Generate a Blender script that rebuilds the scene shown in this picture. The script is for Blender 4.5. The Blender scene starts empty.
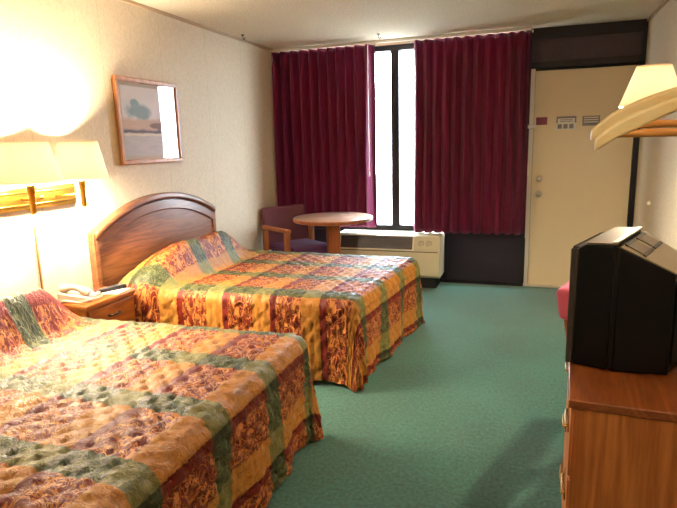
import bpy, bmesh, math, random
from mathutils import Vector, Matrix, noise as mnoise

random.seed(7)
S = bpy.context.scene
COL = S.collection
PI = math.pi

# ------------------------------------------------------------------ colours / nodes
def lin(c):
    return tuple(((v / 255) / 12.92 if v / 255 <= 0.04045 else ((v / 255 + 0.055) / 1.055) ** 2.4) for v in c) + (1.0,)

class NT:
    def __init__(s, name):
        s.m = bpy.data.materials.new(name)
        s.m.use_nodes = True
        s.t = s.m.node_tree
        s.t.nodes.clear()
        s.out = s.n('ShaderNodeOutputMaterial')
    def n(s, typ, **kw):
        x = s.t.nodes.new(typ)
        for k, v in kw.items():
            setattr(x, k, v)
        return x
    def l(s, a, b):
        s.t.links.new(a, b)
    def put(s, v, sock):
        if isinstance(v, bpy.types.NodeSocket):
            s.l(v, sock)
        else:
            sock.default_value = v
    def math(s, op, a, b=0.0, c=None, clamp=False):
        x = s.n('ShaderNodeMath', operation=op, use_clamp=clamp)
        s.put(a, x.inputs[0]); s.put(b, x.inputs[1])
        if c is not None: s.put(c, x.inputs[2])
        return x.outputs[0]
    def mix(s, f, a, b, blend='MIX'):
        x = s.n('ShaderNodeMix', data_type='RGBA', blend_type=blend)
        s.put(f, x.inputs[0]); s.put(a, x.inputs[6]); s.put(b, x.inputs[7])
        return x.outputs[2]
    def ss(s, v, a, b, lo=0.0, hi=1.0):
        x = s.n('ShaderNodeMapRange', interpolation_type='SMOOTHSTEP')
        s.put(v, x.inputs[0])
        x.inputs[1].default_value = a; x.inputs[2].default_value = b
        x.inputs[3].default_value = lo; x.inputs[4].default_value = hi
        return x.outputs[0]
    def coord(s, which='Object'):
        return s.n('ShaderNodeTexCoord').outputs[which]
    def mapping(s, vec, scale=(1, 1, 1), loc=(0, 0, 0), rot=(0, 0, 0)):
        x = s.n('ShaderNodeMapping')
        s.l(vec, x.inputs[0])
        x.inputs[1].default_value = loc; x.inputs[2].default_value = rot; x.inputs[3].default_value = scale
        return x.outputs[0]
    def noise(s, vec, scale, detail=2, rough=0.5, dist=0.0):
        x = s.n('ShaderNodeTexNoise')
        s.l(vec, x.inputs['Vector'])
        x.inputs['Scale'].default_value = scale; x.inputs['Detail'].default_value = detail
        x.inputs['Roughness'].default_value = rough; x.inputs['Distortion'].default_value = dist
        return x.outputs[0]
    def bump(s, h, strength=0.3, dist=0.01):
        x = s.n('ShaderNodeBump')
        x.inputs['Strength'].default_value = strength; x.inputs['Distance'].default_value = dist
        s.l(h, x.inputs['Height'])
        return x.outputs[0]
    def bsdf(s, color=(0.8, 0.8, 0.8, 1), rough=0.5, metal=0.0, normal=None, **kw):
        x = s.n('ShaderNodeBsdfPrincipled')
        s.put(color, x.inputs['Base Color']); s.put(rough, x.inputs['Roughness'])
        x.inputs['Metallic'].default_value = metal
        if normal is not None: s.l(normal, x.inputs['Normal'])
        for k, v in kw.items(): s.put(v, x.inputs[k])
        return x.outputs[0]
    def done(s, sh):
        s.l(sh, s.out.inputs[0])
        return s.m

def plain(name, rgb, rough=0.5, metal=0.0, grain=0.0, gscale=200, spec=None):
    t = NT(name)
    c = lin(rgb); nrm = None
    if grain:
        nz = t.noise(t.coord(), gscale, 3)
        c = t.mix(t.ss(nz, 0.3, 0.7), tuple(v * (1 - grain) for v in c[:3]) + (1,), tuple(min(1, v * (1 + grain)) for v in c[:3]) + (1,))
        nrm = t.bump(nz, 0.25, 0.002)
    kw = {}
    if spec is not None: kw['Specular IOR Level'] = spec
    return t.done(t.bsdf(c, rough, metal, nrm, **kw))

def wood(name, dark, light, axis='x', rough=0.35, freq=1.0, coat=0.0, figure=0.5):
    """grain runs along AXIS of the object's own coordinates (metres)"""
    t = NT(name)
    long_, wide = 1.6 * freq, 22 * freq
    sc = {'x': (long_, wide, wide), 'y': (wide, long_, wide), 'z': (wide, wide, long_)}[axis]
    co = t.coord()
    a = t.noise(t.mapping(co, tuple(v * 0.33 for v in sc)), 1.0, 2, 0.5, 0.6)
    rings = t.math('FRACT', t.math('MULTIPLY', a, 9.0))
    rings = t.ss(t.math('ABSOLUTE', t.math('SUBTRACT', rings, 0.5)), 0.02, 0.5)
    fine = t.noise(t.mapping(co, tuple(v * 6 for v in sc)), 1.0, 3, 0.6)
    f = t.math('ADD', t.math('MULTIPLY', rings, figure), t.math('MULTIPLY', t.ss(fine, 0.3, 0.7), 1 - figure), clamp=True)
    col = t.mix(f, lin(dark), lin(light))
    kw = {'Coat Weight': coat, 'Coat Roughness': 0.15} if coat else {}
    return t.done(t.bsdf(col, rough, 0, t.bump(fine, 0.08, 0.002), **kw))

# ------------------------------------------------------------------ mesh helpers
def B():
    return bmesh.new()

def box(bm, lo, hi, M=None):
    vs = []
    for x in (lo[0], hi[0]):
        for y in (lo[1], hi[1]):
            for z in (lo[2], hi[2]):
                v = Vector((x, y, z))
                vs.append(bm.verts.new(M @ v if M else v))
    for f in ((0, 1, 3, 2), (4, 6, 7, 5), (0, 4, 5, 1), (2, 3, 7, 6), (0, 2, 6, 4), (1, 5, 7, 3)):
        bm.faces.new([vs[i] for i in f])
    return bm

def hexa(bm, pts, M=None):
    """eight corners, in box order (x,y,z nested)"""
    vs = [bm.verts.new(M @ Vector(p) if M else Vector(p)) for p in pts]
    for f in ((0, 1, 3, 2), (4, 6, 7, 5), (0, 4, 5, 1), (2, 3, 7, 6), (0, 2, 6, 4), (1, 5, 7, 3)):
        bm.faces.new([vs[i] for i in f])
    return bm

def prism(bm, poly, d, M=None):
    """poly: 3D points of a planar outline; d: extrusion vector"""
    d = Vector(d)
    a = [bm.verts.new((M @ Vector(p)) if M else Vector(p)) for p in poly]
    b = [bm.verts.new((M @ (Vector(p) + d)) if M else Vector(p) + d) for p in poly]
    n = len(poly)
    bm.faces.new(a); bm.faces.new(b[::-1])
    for i in range(n):
        bm.faces.new((a[i], b[i], b[(i + 1) % n], a[(i + 1) % n]))
    return bm

def tube(bm, pts, r, seg=12, cap=True, closed=False):
    pts = [Vector(p) for p in pts]
    rs = r if isinstance(r, (list, tuple)) else [r] * len(pts)
    rings = []
    up = None
    n = len(pts)
    for i, p in enumerate(pts):
        if closed: d = pts[(i + 1) % n] - pts[i - 1]
        else: d = pts[min(i + 1, n - 1)] - pts[max(i - 1, 0)]
        d.normalize()
        if up is None:
            up = Vector((0, 0, 1)) if abs(d.z) < 0.9 else Vector((1, 0, 0))
        s = d.cross(up).normalized(); up = s.cross(d).normalized()
        rings.append([bm.verts.new(p + rs[i] * (math.cos(2 * PI * k / seg) * s + math.sin(2 * PI * k / seg) * up)) for k in range(seg)])
    for i in range(n if closed else n - 1):
        A, C = rings[i], rings[(i + 1) % n]
        for k in range(seg):
            bm.faces.new((A[k], A[(k + 1) % seg], C[(k + 1) % seg], C[k]))
    if cap and not closed:
        bm.faces.new(rings[0][::-1]); bm.faces.new(rings[-1])
    return bm

def lathe(bm, prof, c=(0, 0, 0), seg=40, axis='z', cap=True):
    rings = []
    c = Vector(c)
    for r, h in prof:
        ring = []
        for k in range(seg):
            a = 2 * PI * k / seg
            v = Vector((r * math.cos(a), r * math.sin(a), h))
            if axis == 'x': v = Vector((v.z, v.x, v.y))
            if axis == 'y': v = Vector((v.y, v.z, v.x))
            ring.append(bm.verts.new(c + v))
        rings.append(ring)
    for A, C in zip(rings, rings[1:]):
        for k in range(seg):
            bm.faces.new((A[k], A[(k + 1) % seg], C[(k + 1) % seg], C[k]))
    if cap:
        bm.faces.new(rings[0][::-1]); bm.faces.new(rings[-1])
    return bm

OFF = {}
def thing(name, label, cat, loc=(0, 0, 0), rz=0.0, group=None, world=True):
    """an Empty at the thing's base; with WORLD its parts are given in room coordinates"""
    o = bpy.data.objects.new(name, None)
    COL.objects.link(o)
    o.empty_display_size = 0.1
    o.location = loc; o.rotation_euler = (0, 0, rz)
    OFF[o.name] = Vector(loc) if world else Vector((0, 0, 0))
    tag(o, label, cat, group)
    return o

def tag(o, label=None, cat=None, group=None, kind=None):
    if label: o['label'] = label
    if cat: o['category'] = cat
    if group: o['group'] = group
    if kind: o['kind'] = kind
    return o

def obj(name, bm, mat, parent=None, bevel=0.0, smooth=False, seg=2, label=None, fix=True):
    bmesh.ops.remove_doubles(bm, verts=bm.verts[:], dist=1e-6)
    if fix: bmesh.ops.recalc_face_normals(bm, faces=bm.faces[:])
    off = OFF.get(parent.name, Vector()) if parent else Vector()
    if off.length > 0: bmesh.ops.translate(bm, verts=bm.verts[:], vec=-off)
    me = bpy.data.meshes.new(name)
    bm.to_mesh(me); bm.free()
    o = bpy.data.objects.new(name, me)
    COL.objects.link(o)
    me.materials.append(mat)
    if smooth:
        for p in me.polygons: p.use_smooth = True
    if bevel:
        md = o.modifiers.new('bevel', 'BEVEL'); md.width = bevel; md.segments = seg
        md.limit_method = 'ANGLE'; md.angle_limit = math.radians(35)
        for p in me.polygons: p.use_smooth = True
        me.set_sharp_from_angle(angle=math.radians(40))
    elif smooth:
        me.set_sharp_from_angle(angle=math.radians(50))
    if parent:
        o.parent = parent; OFF[o.name] = off
    if label: o['label'] = label
    return o

def struct(name, bm, mat, parent=None, **kw):
    o = obj(name, bm, mat, parent, **kw)
    if parent is None: o['kind'] = 'structure'
    return o

# ------------------------------------------------------------------ dimensions (metres)
XL, XR, YB, YF, H = -2.578, 0.915, 5.663, -1.7, 2.41
CAM = Vector((0, 0, 1.429))

# ------------------------------------------------------------------ materials
t = NT('cream_vinyl_wallpaper')
co = t.coord('Object')
weave = t.noise(t.mapping(co, (1, 1, .35)), 160, 3, .6)
blot = t.noise(co, 2.2, 2)
seam = t.math('ABSOLUTE', t.math('SUBTRACT', t.math('FRACT', t.math('MULTIPLY', t.n('ShaderNodeSeparateXYZ').outputs[1], 1.0)), .5))
sep = [n for n in t.t.nodes if n.bl_idname == 'ShaderNodeSeparateXYZ'][0]
t.l(co, sep.inputs[0])
# seams of the wall covering every 0.61 m along the wall
fr = t.math('FRACT', t.math('DIVIDE', t.math('ADD', sep.outputs[1], 0.33), 0.61))
seamm = t.ss(t.math('ABSOLUTE', t.math('SUBTRACT', fr, .5)), 0.0, .012, 1, 0)
col = t.mix(t.ss(weave, .3, .7), lin((208, 192, 166)), lin((228, 212, 186)))
col = t.mix(t.math('MULTIPLY', seamm, .2), col, lin((150, 130, 105)))
hgt = t.math('SUBTRACT', weave, t.math('MULTIPLY', seamm, 1.2))
M_wall = t.done(t.bsdf(col, .6, 0, t.bump(hgt, .2, .003)))

t = NT('popcorn_ceiling')
co = t.coord()
n1 = t.noise(co, 90, 3, .65)
col = t.mix(t.ss(n1, .35, .7), lin((222, 208, 182)), lin((248, 240, 222)))
M_ceil = t.done(t.bsdf(col, .9, 0, t.bump(n1, .7, .012)))

t = NT('teal_cut_pile_carpet')
co = t.coord()
n1 = t.noise(co, 330, 3, .7); n2 = t.noise(co, 55, 3, .7); n3 = t.noise(co, 2.2, 2)
f = t.math('ADD', t.math('MULTIPLY', n1, .55), t.math('ADD', t.math('MULTIPLY', n2, .35), t.math('MULTIPLY', n3, .1)))
col = t.mix(t.ss(f, .40, .60), lin((2, 52, 46)), lin((46, 126, 112)))
M_carpet = t.done(t.bsdf(col, .95, 0, t.bump(n1, .8, .01), **{'Sheen Weight': .3, 'Specular IOR Level': .15}))

M_headboard = wood('walnut_headboard_laminate', (104, 60, 34), (148, 94, 58), 'y', .36, 1.0, .1)
M_headtrim = wood('walnut_headboard_trim', (100, 60, 40), (140, 90, 60), 'y', .3, 1.0, .25)
M_night = wood('honey_oak_laminate', (134, 66, 22), (184, 106, 44), 'y', .35)
M_dress = wood('cherry_laminate_end', (176, 100, 50), (220, 142, 76), 'z', .4, .8, 0, .6)
M_dresstop = wood('cherry_laminate_top', (132, 72, 38), (178, 106, 58), 'y', .33, 1.0)
M_oak = wood('orange_oak_frame', (124, 62, 26), (168, 92, 42), 'z', .4)
M_table = wood('pale_laminate_table', (168, 128, 108), (200, 162, 138), 'x', .3, 1.2, .2)
M_hanger = wood('blond_wood_hanger', (250, 222, 158), (255, 238, 188), 'x', .4, 1.4)
M_frame = wood('chestnut_picture_moulding', (150, 92, 36), (200, 132, 60), 'z', .35)
M_purple = plain('plum_upholstery', (98, 54, 66), .9, 0, .35, 420)
M_purpleseat = plain('violet_seat_upholstery', (86, 48, 88), .9, 0, .3, 420)
M_pink = plain('rose_upholstery', (196, 92, 122), .9, 0, .2, 420)
M_brass = plain('polished_brass', (206, 160, 72), .28, 1.0)
M_brassdark = plain('aged_brass', (150, 108, 46), .35, 1.0)
M_chrome = plain('brushed_nickel', (196, 192, 184), .28, 1.0)
M_steel = plain('dark_steel', (70, 66, 62), .4, 1.0)
M_darkpanel = plain('charcoal_pebbled_panel', (30, 26, 40), .55, 0, .35, 300, .3)
M_darktrim = plain('dark_bronze_trim', (24, 20, 27), .45, spec=.3)
M_alum = plain('pale_aluminium_trim', (214, 208, 198), .4, .3)
M_door = plain('tan_door_paint', (226, 208, 176), .33, 0, .05, 160)
M_acbody = plain('aged_cream_plastic', (198, 188, 158), .45)
M_acgrille = plain('smoky_grille_plastic', (66, 62, 66), .4)
M_acline = plain('ivory_plastic_rim', (228, 222, 202), .4)
M_tv = plain('charcoal_tv_plastic', (7, 8, 15), .5, 0, .35, 500, .3)
M_tvbezel = plain('black_tv_bezel', (5, 5, 9), .4, spec=.3)
M_tvtop = plain('tv_cap_reflection', (112, 98, 78), .42, 0, .1, 300)  # reflection of lamp and wall on the black top, painted as colour
M_black = plain('matt_black', (10, 10, 12), .5)
M_blackgloss = plain('black_remote_plastic', (20, 20, 24), .3)
M_white = plain('ivory_phone_plastic', (204, 186, 168), .35)
M_paper = plain('white_paper', (226, 222, 214), .8)
M_print = plain('grey_printing', (120, 116, 122), .8)
M_maroon = plain('maroon_card', (124, 50, 74), .6)
M_red = plain('red_plastic', (200, 40, 40), .4)
M_railwhite = plain('white_rail_paint', (232, 224, 210), .4)
M_screen = plain('dark_tv_glass', (24, 28, 30), .08)
M_tick = plain('white_ticking', (214, 208, 196), .85)

t = NT('window_glass')
fres = t.n('ShaderNodeFresnel'); fres.inputs[0].default_value = 1.45
tr = t.n('ShaderNodeBsdfTransparent'); gl = t.n('ShaderNodeBsdfGlossy'); gl.inputs['Roughness'].default_value = 0.0
geo = t.n('ShaderNodeNewGeometry'); ff = t.math('MULTIPLY', fres.outputs[0], t.math('SUBTRACT', 1.0, geo.outputs['Backfacing']))
mx = t.n('ShaderNodeMixShader'); t.l(ff, mx.inputs[0]); t.l(tr.outputs[0], mx.inputs[1]); t.l(gl.outputs[0], mx.inputs[2])
M_glass = t.done(mx.outputs[0])

def shade_mat(name, emit):
    t = NT(name)
    a = t.n('ShaderNodeBsdfTranslucent'); a.inputs[0].default_value = lin((255, 248, 232))
    d = t.n('ShaderNodeBsdfDiffuse'); d.inputs[0].default_value = lin((252, 246, 234))
    mx = t.n('ShaderNodeMixShader'); mx.inputs[0].default_value = .35
    t.l(a.outputs[0], mx.inputs[1]); t.l(d.outputs[0], mx.inputs[2])
    return t.done(mx.outputs[0])
M_shade = shade_mat('pleated_cream_lamp_shade', 0)

def glow(name, rgb, s):
    t = NT(name)
    e = t.n('ShaderNodeEmission'); e.inputs[0].default_value = lin(rgb); e.inputs[1].default_value = s
    return t.done(e.outputs[0])
M_bulb = glow('lit_bulb_glass', (255, 233, 200), 2700)
M_bulb2 = glow('lit_bulb_glass_right', (255, 231, 194), 2300)
M_globe = glow('fill_globe_glass', (255, 228, 192), 23)  # glow of the added fill globe

# curtain cloth: speckled burgundy that lets some daylight through
t = NT('burgundy_curtain_cloth')
co = t.coord()
n1 = t.noise(t.mapping(co, (1, 1, .6)), 420, 2, .7); n2 = t.noise(t.mapping(co, (9, 9, .6)), 4, 2)
f = t.math('ADD', t.math('MULTIPLY', n1, .7), t.math('MULTIPLY', n2, .3))
col = t.mix(t.ss(f, .35, .65), lin((58, 8, 40)), lin((128, 22, 74)))
pb = t.n('ShaderNodeBsdfPrincipled'); t.l(col, pb.inputs['Base Color']); pb.inputs['Roughness'].default_value = .75
pb.inputs['Sheen Weight'].default_value = .15; pb.inputs['Specular IOR Level'].default_value = .25
tl = t.n('ShaderNodeBsdfTranslucent'); tl.inputs[0].default_value = lin((190, 22, 84))
mx = t.n('ShaderNodeMixShader'); mx.inputs[0].default_value = .07
t.l(pb.outputs[0], mx.inputs[1]); t.l(tl.outputs[0], mx.inputs[2])
M_curtain = t.done(mx.outputs[0])

# bedspread: quilted plaid of sage bands, gold leaf, rust and maroon damask; UV in metres
PER, BAND, BW = .33, .39, .118
t = NT('plaid_damask_bedspread')
uv = t.n('ShaderNodeUVMap').outputs[0]
warp = t.n('ShaderNodeTexNoise'); t.l(uv, warp.inputs['Vector']); warp.inputs['Scale'].default_value = 9
wv = t.n('ShaderNodeVectorMath', operation='MULTIPLY_ADD')
t.l(warp.outputs['Color'], wv.inputs[0]); wv.inputs[1].default_value = (.016, .016, 0); t.l(uv, wv.inputs[2])
sp = t.n('ShaderNodeSeparateXYZ'); t.l(wv.outputs[0], sp.inputs[0])
U, V = sp.outputs[0], sp.outputs[1]
fu = t.math('MULTIPLY', t.math('FRACT', t.math('DIVIDE', U, PER)), PER)     # 0 red .042 damask .20 gold .33
fv = t.math('MULTIPLY', t.math('FRACT', t.math('DIVIDE', V, BAND)), BAND)
w = .004
is_red = t.math('MULTIPLY', t.ss(fu, 0, w), t.ss(fu, .042 - w, .042 + w, 1, 0))
is_gold = t.math('MULTIPLY', t.ss(fu, .212 - w, .212 + w), t.ss(fu, PER - w, PER, 1, 0))
is_band = t.math('MULTIPLY', t.ss(fv, 0, w), t.ss(fv, BW - w, BW + w, 1, 0))
d1 = t.noise(uv, 20, 1.5, .5, 1.5)
d2 = t.noise(t.mapping(uv, (1, 1, 1), (3.7, 1.3, 0)), 26, 1, .5, 1.2)
line1 = t.ss(t.math('ABSOLUTE', t.math('SUBTRACT', d1, .5)), .016, .03, 1, 0)
line2 = t.ss(t.math('ABSOLUTE', t.math('SUBTRACT', d2, .52)), .012, .026, 1, 0)
blob = t.ss(d2, .6, .63)
scroll = t.math('MAXIMUM', t.math('MAXIMUM', line1, t.math('MULTIPLY', line2, .8)), t.math('MULTIPLY', blob, .9))
tone = t.noise(uv, 40, 3, .6)
g_gold = t.mix(t.math('MULTIPLY', scroll, .34), t.mix(tone, lin((178, 118, 42)), lin((212, 152, 68))), lin((150, 84, 30)))
g_dam = t.mix(scroll, t.mix(tone, lin((92, 24, 14)), lin((136, 46, 20))), lin((214, 140, 70)))
g_red = t.mix(tone, lin((92, 20, 14)), lin((132, 34, 18)))
base = t.mix(is_gold, t.mix(is_red, g_dam, g_red), g_gold)
b_gold = t.mix(t.math('MULTIPLY', scroll, .35), t.mix(tone, lin((112, 112, 60)), lin((146, 142, 86))), lin((82, 86, 46)))
b_dam = t.mix(t.math('MULTIPLY', scroll, .75), t.mix(tone, lin((46, 54, 32)), lin((64, 74, 44))), lin((120, 126, 78)))
b_red = t.mix(tone, lin((46, 54, 30)), lin((66, 74, 42)))
band = t.mix(is_gold, t.mix(is_red, b_dam, b_red), b_gold)
col = t.mix(1.0, t.mix(is_band, base, band), (.80, .77, .72, 1), 'MULTIPLY')
wr = t.noise(uv, 30, 4, .65, .6)
hb = t.math('ADD', t.math('MULTIPLY', wr, 1.0), t.math('MULTIPLY', scroll, -.15))
M_spread = t.done(t.bsdf(col, .48, 0, t.bump(hb, .8, .014), **{'Specular IOR Level': .35}))

# framed print: soft watercolour of a tree by still water
t = NT('watercolour_landscape_print')
uv = t.n('ShaderNodeUVMap').outputs[0]
sp = t.n('ShaderNodeSeparateXYZ'); t.l(uv, sp.inputs[0]); U, V = sp.outputs[0], sp.outputs[1]
nz = t.noise(uv, 6, 5, .65, .6); nh = t.noise(t.mapping(uv, (1.5, 9, 1)), 3, 4, .6)
sky = t.mix(nz, lin((228, 224, 232)), lin((244, 240, 242)))
ground = t.mix(nh, lin((204, 172, 164)), lin((222, 200, 188)))
water = t.mix(nh, lin((180, 178, 190)), lin((228, 224, 226)))
hl = t.math('ADD', V, t.math('MULTIPLY', t.math('SUBTRACT', nz, .5), .08))
c = t.mix(t.ss(hl, .50, .58), ground, sky)
c = t.mix(t.ss(hl, .40, .36), c, lin((120, 118, 134)))
c = t.mix(t.ss(hl, .345, .32), c, lin((232, 226, 216)))
c = t.mix(t.ss(hl, .30, .28), c, water)
def blobm(cu, cv, ru, rv):
    a = t.math('POWER', t.math('DIVIDE', t.math('SUBTRACT', U, cu), ru), 2)
    b = t.math('POWER', t.math('DIVIDE', t.math('SUBTRACT', V, cv), rv), 2)
    return t.math('ADD', t.math('ADD', a, b), t.math('MULTIPLY', t.math('SUBTRACT', nz, .5), 2.2))
c = t.mix(t.ss(blobm(.3, .64, .24, .13), 1.3, .2), c, lin((150, 174, 190)))
c = t.mix(t.ss(blobm(.24, .75, .10, .08), 1.0, .5), c, lin((156, 182, 194)))
c = t.mix(t.ss(blobm(.66, .44, .22, .05), 1.0, .5), c, lin((150, 128, 128)))
M_art = t.done(t.bsdf(c, .7))
M_mat = plain('pale_picture_mat', (206, 194, 182), .8)

# ------------------------------------------------------------------ room shell
struct('floor', box(B(), (XL - .15, YF - .15, -.1), (XR + .15, YB + .2, 0)), M_carpet)
struct('ceiling', box(B(), (XL - .15, YF - .15, H), (XR + .15, YB + .2, H + .1)), M_ceil)
struct('wall_left', box(B(), (XL - .12, YF - .12, 0), (XL, YB + .12, H)), M_wall)
struct('wall_right', box(B(), (XR, YF - .12, 0), (XR + .12, YB + .12, H)), M_wall)
struct('wall_front', box(B(), (XL, YF - .12, 0), (XR, YF, H)), M_wall)
# far wall: solid strip left of the window and a head above it
WX0, WX1, WZ0, WZ1 = -2.44, -.075, .53, 2.375
bm = B()
box(bm, (XL, YB, 0), (WX0, YB + .12, H))
box(bm, (WX0, YB, WZ1), (WX1, YB + .12, H))
struct('wall_back', bm, M_wall)
struct('ground', box(B(), (-9, YB + .2, -.15), (9, 26, -.02)), plain('pale_concrete', (178, 172, 162), .9, 0, .08, 30))
# dark panel below the window
bm = B(); box(bm, (WX0, YB, 0), (-.02, YB + .12, WZ0))
p = struct('trim_1', bm, M_darkpanel)
bm = B()
box(bm, (WX0, YB - .012, 0), (-.02, YB + .002, .035)); box(bm, (WX0, YB - .012, WZ0 - .05), (-.02, YB + .002, WZ0))
for x in (-.80, -.055): box(bm, (x, YB - .012, .035), (x + .04, YB + .002, WZ0 - .05))
obj('panel_frame', bm, M_darktrim, p)
# window frame, mullion, panes
w1 = bpy.data.objects.new('window_1', None); COL.objects.link(w1); w1.location = (WX0, YB, WZ0); OFF['window_1'] = Vector(w1.location)
w1['kind'] = 'structure'
bm = B()
fw = .05
box(bm, (WX0, YB, WZ0), (WX1, YB + .1, WZ0 + fw)); box(bm, (WX0, YB, WZ1 - fw), (WX1, YB + .1, WZ1))
box(bm, (WX0, YB, WZ0 + fw), (WX0 + fw, YB + .1, WZ1 - fw)); box(bm, (WX1 - fw, YB, WZ0 + fw), (WX1, YB + .1, WZ1 - fw))
obj('window_frame', bm, M_darktrim, w1, bevel=.004)
obj('mullion', box(B(), (-1.345, YB - .004, WZ0 + fw), (-1.262, YB + .09, WZ1 - fw)), M_darktrim, w1, bevel=.004)
for a, b in ((WX0 + fw, -1.345), (-1.262, WX1 - fw)):
    obj('pane', box(B(), (a, YB + .05, WZ0 + fw), (b, YB + .055, WZ1 - fw)), M_glass, w1)
# entrance door, its jambs and the dark transom panel
DX0, DX1, DZ = .022, .868, 2.04
bm = B()
d1 = struct('door_1', box(B(), (DX0, YB + .012, .018), (DX1, YB + .055, DZ)), M_door, bevel=.003)
def knob(z, big):
    bm = B()
    pr = [(.03, 0), (.03, -.006), (.012, -.01), (.012, -.03), (.022, -.038), (.028, -.05), (.026, -.064), (.014, -.07)] if big else \
         [(.028, 0), (.028, -.01), (.022, -.016), (.012, -.018), (.011, -.03), (.004, -.031)]
    lathe(bm, pr, (.088, YB + .012, z), 24, 'y')
    return bm
obj('door_knob', knob(.915, True), M_chrome, d1, smooth=True)
obj('deadbolt', knob(1.055, False), M_chrome, d1, smooth=True)
bm = B()
box(bm, (-.02, YB - .006, 0), (.02, YB + .1, DZ + .02))
struct('trim_2', bm, M_alum, bevel=.003)                                  # pale strike-side jamb
struct('trim_3', box(B(), (.87, YB - .015, 0), (XR, YB + .1, DZ + .02)), M_darktrim, bevel=.003)
struct('door_light_block', box(B(), (-.02, YB + .062, 0), (XR, YB + .12, DZ + .06)), M_darktrim)  # unseen sheet added behind the door to stop daylight leaking round it
struct('trim_4', box(B(), (.02, YB - .01, 0), (.87, YB + .1, .016)), M_alum, bevel=.003)   # threshold
bm = B(); box(bm, (-.075, YB + .01, DZ + .02), (XR, YB + .12, H))
p = struct('trim_5', bm, plain('grey_pebbled_transom', (66, 56, 68), .6, 0, .3, 240, .3))
bm = B()
box(bm, (-.075, YB - .02, DZ + .02), (XR, YB + .012, DZ + .075)); box(bm, (-.075, YB - .02, H - .10), (XR, YB + .012, H))
box(bm, (-.075, YB - .02, DZ + .075), (-.02, YB + .012, H - .10)); box(bm, (XR - .03, YB - .02, DZ + .075), (XR, YB + .012, H - .10))
obj('panel_frame', bm, M_darktrim, p, bevel=.003)
struct('trim_6', box(B(), (-.075, YB - .012, WZ0), (-.02, YB + .12, DZ + .02)), M_darktrim)
struct('baseboard_left', box(B(), (XL, YF, 0), (XL + .012, YB, .09)), M_darktrim)
struct('baseboard_right', box(B(), (XR - .012, YF, 0), (XR, YB - .02, .09)), M_darktrim)
struct('trim_7', box(B(), (XL, YF, H - .022), (XL + .014, YB, H)), plain('tan_cove_strip', (176, 150, 118), .6))
struct('trim_8', box(B(), (XR - .014, YF, H - .022), (XR, YB - .02, H)), bpy.data.materials['tan_cove_strip'])
# door latch guard on the jamb
bm = B(); box(bm, (-.035, YB - .035, 1.525), (.04, YB - .006, 1.56)); box(bm, (.0, YB - .05, 1.53), (.025, YB - .03, 1.555))
tag(obj('door_latch', bm, M_chrome, bevel=.004), 'small pale swing-bar door latch on the jamb beside the tan door', 'latch')
bm = B(); box(bm, (-.03, YB - .02, 1.09), (-.004, YB - .006, 1.19)); box(bm, (-.024, YB - .026, 1.12), (-.012, YB - .018, 1.16))
tag(obj('light_switch', bm, M_acline, bevel=.003), 'narrow pale switch plate on the jamb, level with the deadbolt', 'switch')

# notices fixed to the door
yd = YB + .012
bm = B(); box(bm, (.04, yd - .003, 1.555), (.138, yd, 1.625))
tag(obj('door_sign', bm, M_maroon, bevel=.001), 'small plain maroon card stuck on the door beside the latch', 'sign')
def notice(name, x0, x1, z0, z1, label, kind):
    r = thing(name, label, 'notice', ((x0 + x1) / 2, yd, z0), 0, 'notices on the door')
    obj('sheet', box(B(), (x0, yd - .003, z0), (x1, yd, z1)), M_paper if kind else M_print, r)
    bm = B()
    w_ = x1 - x0; h_ = z1 - z0
    if kind:
        box(bm, (x0, yd - .005, z1 - .018), (x1, yd - .003, z1)); box(bm, (x0, yd - .005, z1 - h_ * .5), (x0 + .012, yd - .003, z1)); box(bm, (x1 - .012, yd - .005, z1 - h_ * .5), (x1, yd - .003, z1))
        for k in range(2): box(bm, (x0 + .03, yd - .0045, z1 - .034 - k * .014), (x1 - .03, yd - .003, z1 - .028 - k * .014))
        for k in range(3): box(bm, (x0 + .012 + k * (w_ - .02) / 3, yd - .005, z0 + .01), (x0 + .012 + (k + .72) * (w_ - .02) / 3, yd - .003, z0 + h_ * .42))
    else:
        for k in range(3): box(bm, (x0 + .012, yd - .0045, z1 - .02 - k * .02), (x1 - .012, yd - .003, z1 - .01 - k * .02))
    obj('printing', bm, M_print if kind else M_paper, r)
notice('door_notice', .218, .388, 1.505, 1.625, 'white notice with grey print in the middle of the door', True)
notice('door_notice', .44, .585, 1.535, 1.622, 'grey notice on the door partly behind the wooden hanger tips', False)

# ------------------------------------------------------------------ beds
def clam(u, v, wd=.125):
    """clamshell quilting: puffed scales in staggered rows"""
    rad = wd * .62
    best = 0
    j0 = int(math.floor(u / (wd * .5)))
    for j in (j0 + 1, j0, j0 - 1, j0 - 2):
        cu = j * wd * .5
        off = .5 * (j % 2)
        i = round(v / wd - off)
        cv = (i + off) * wd
        d = math.hypot(u - cu, v - cv)
        if d < rad:
            return 1 - (d / rad) ** 4
    return 0

def sstep(a, b, x):
    x = max(0, min(1, (x - a) / (b - a)))
    return x * x * (3 - 2 * x)

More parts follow.
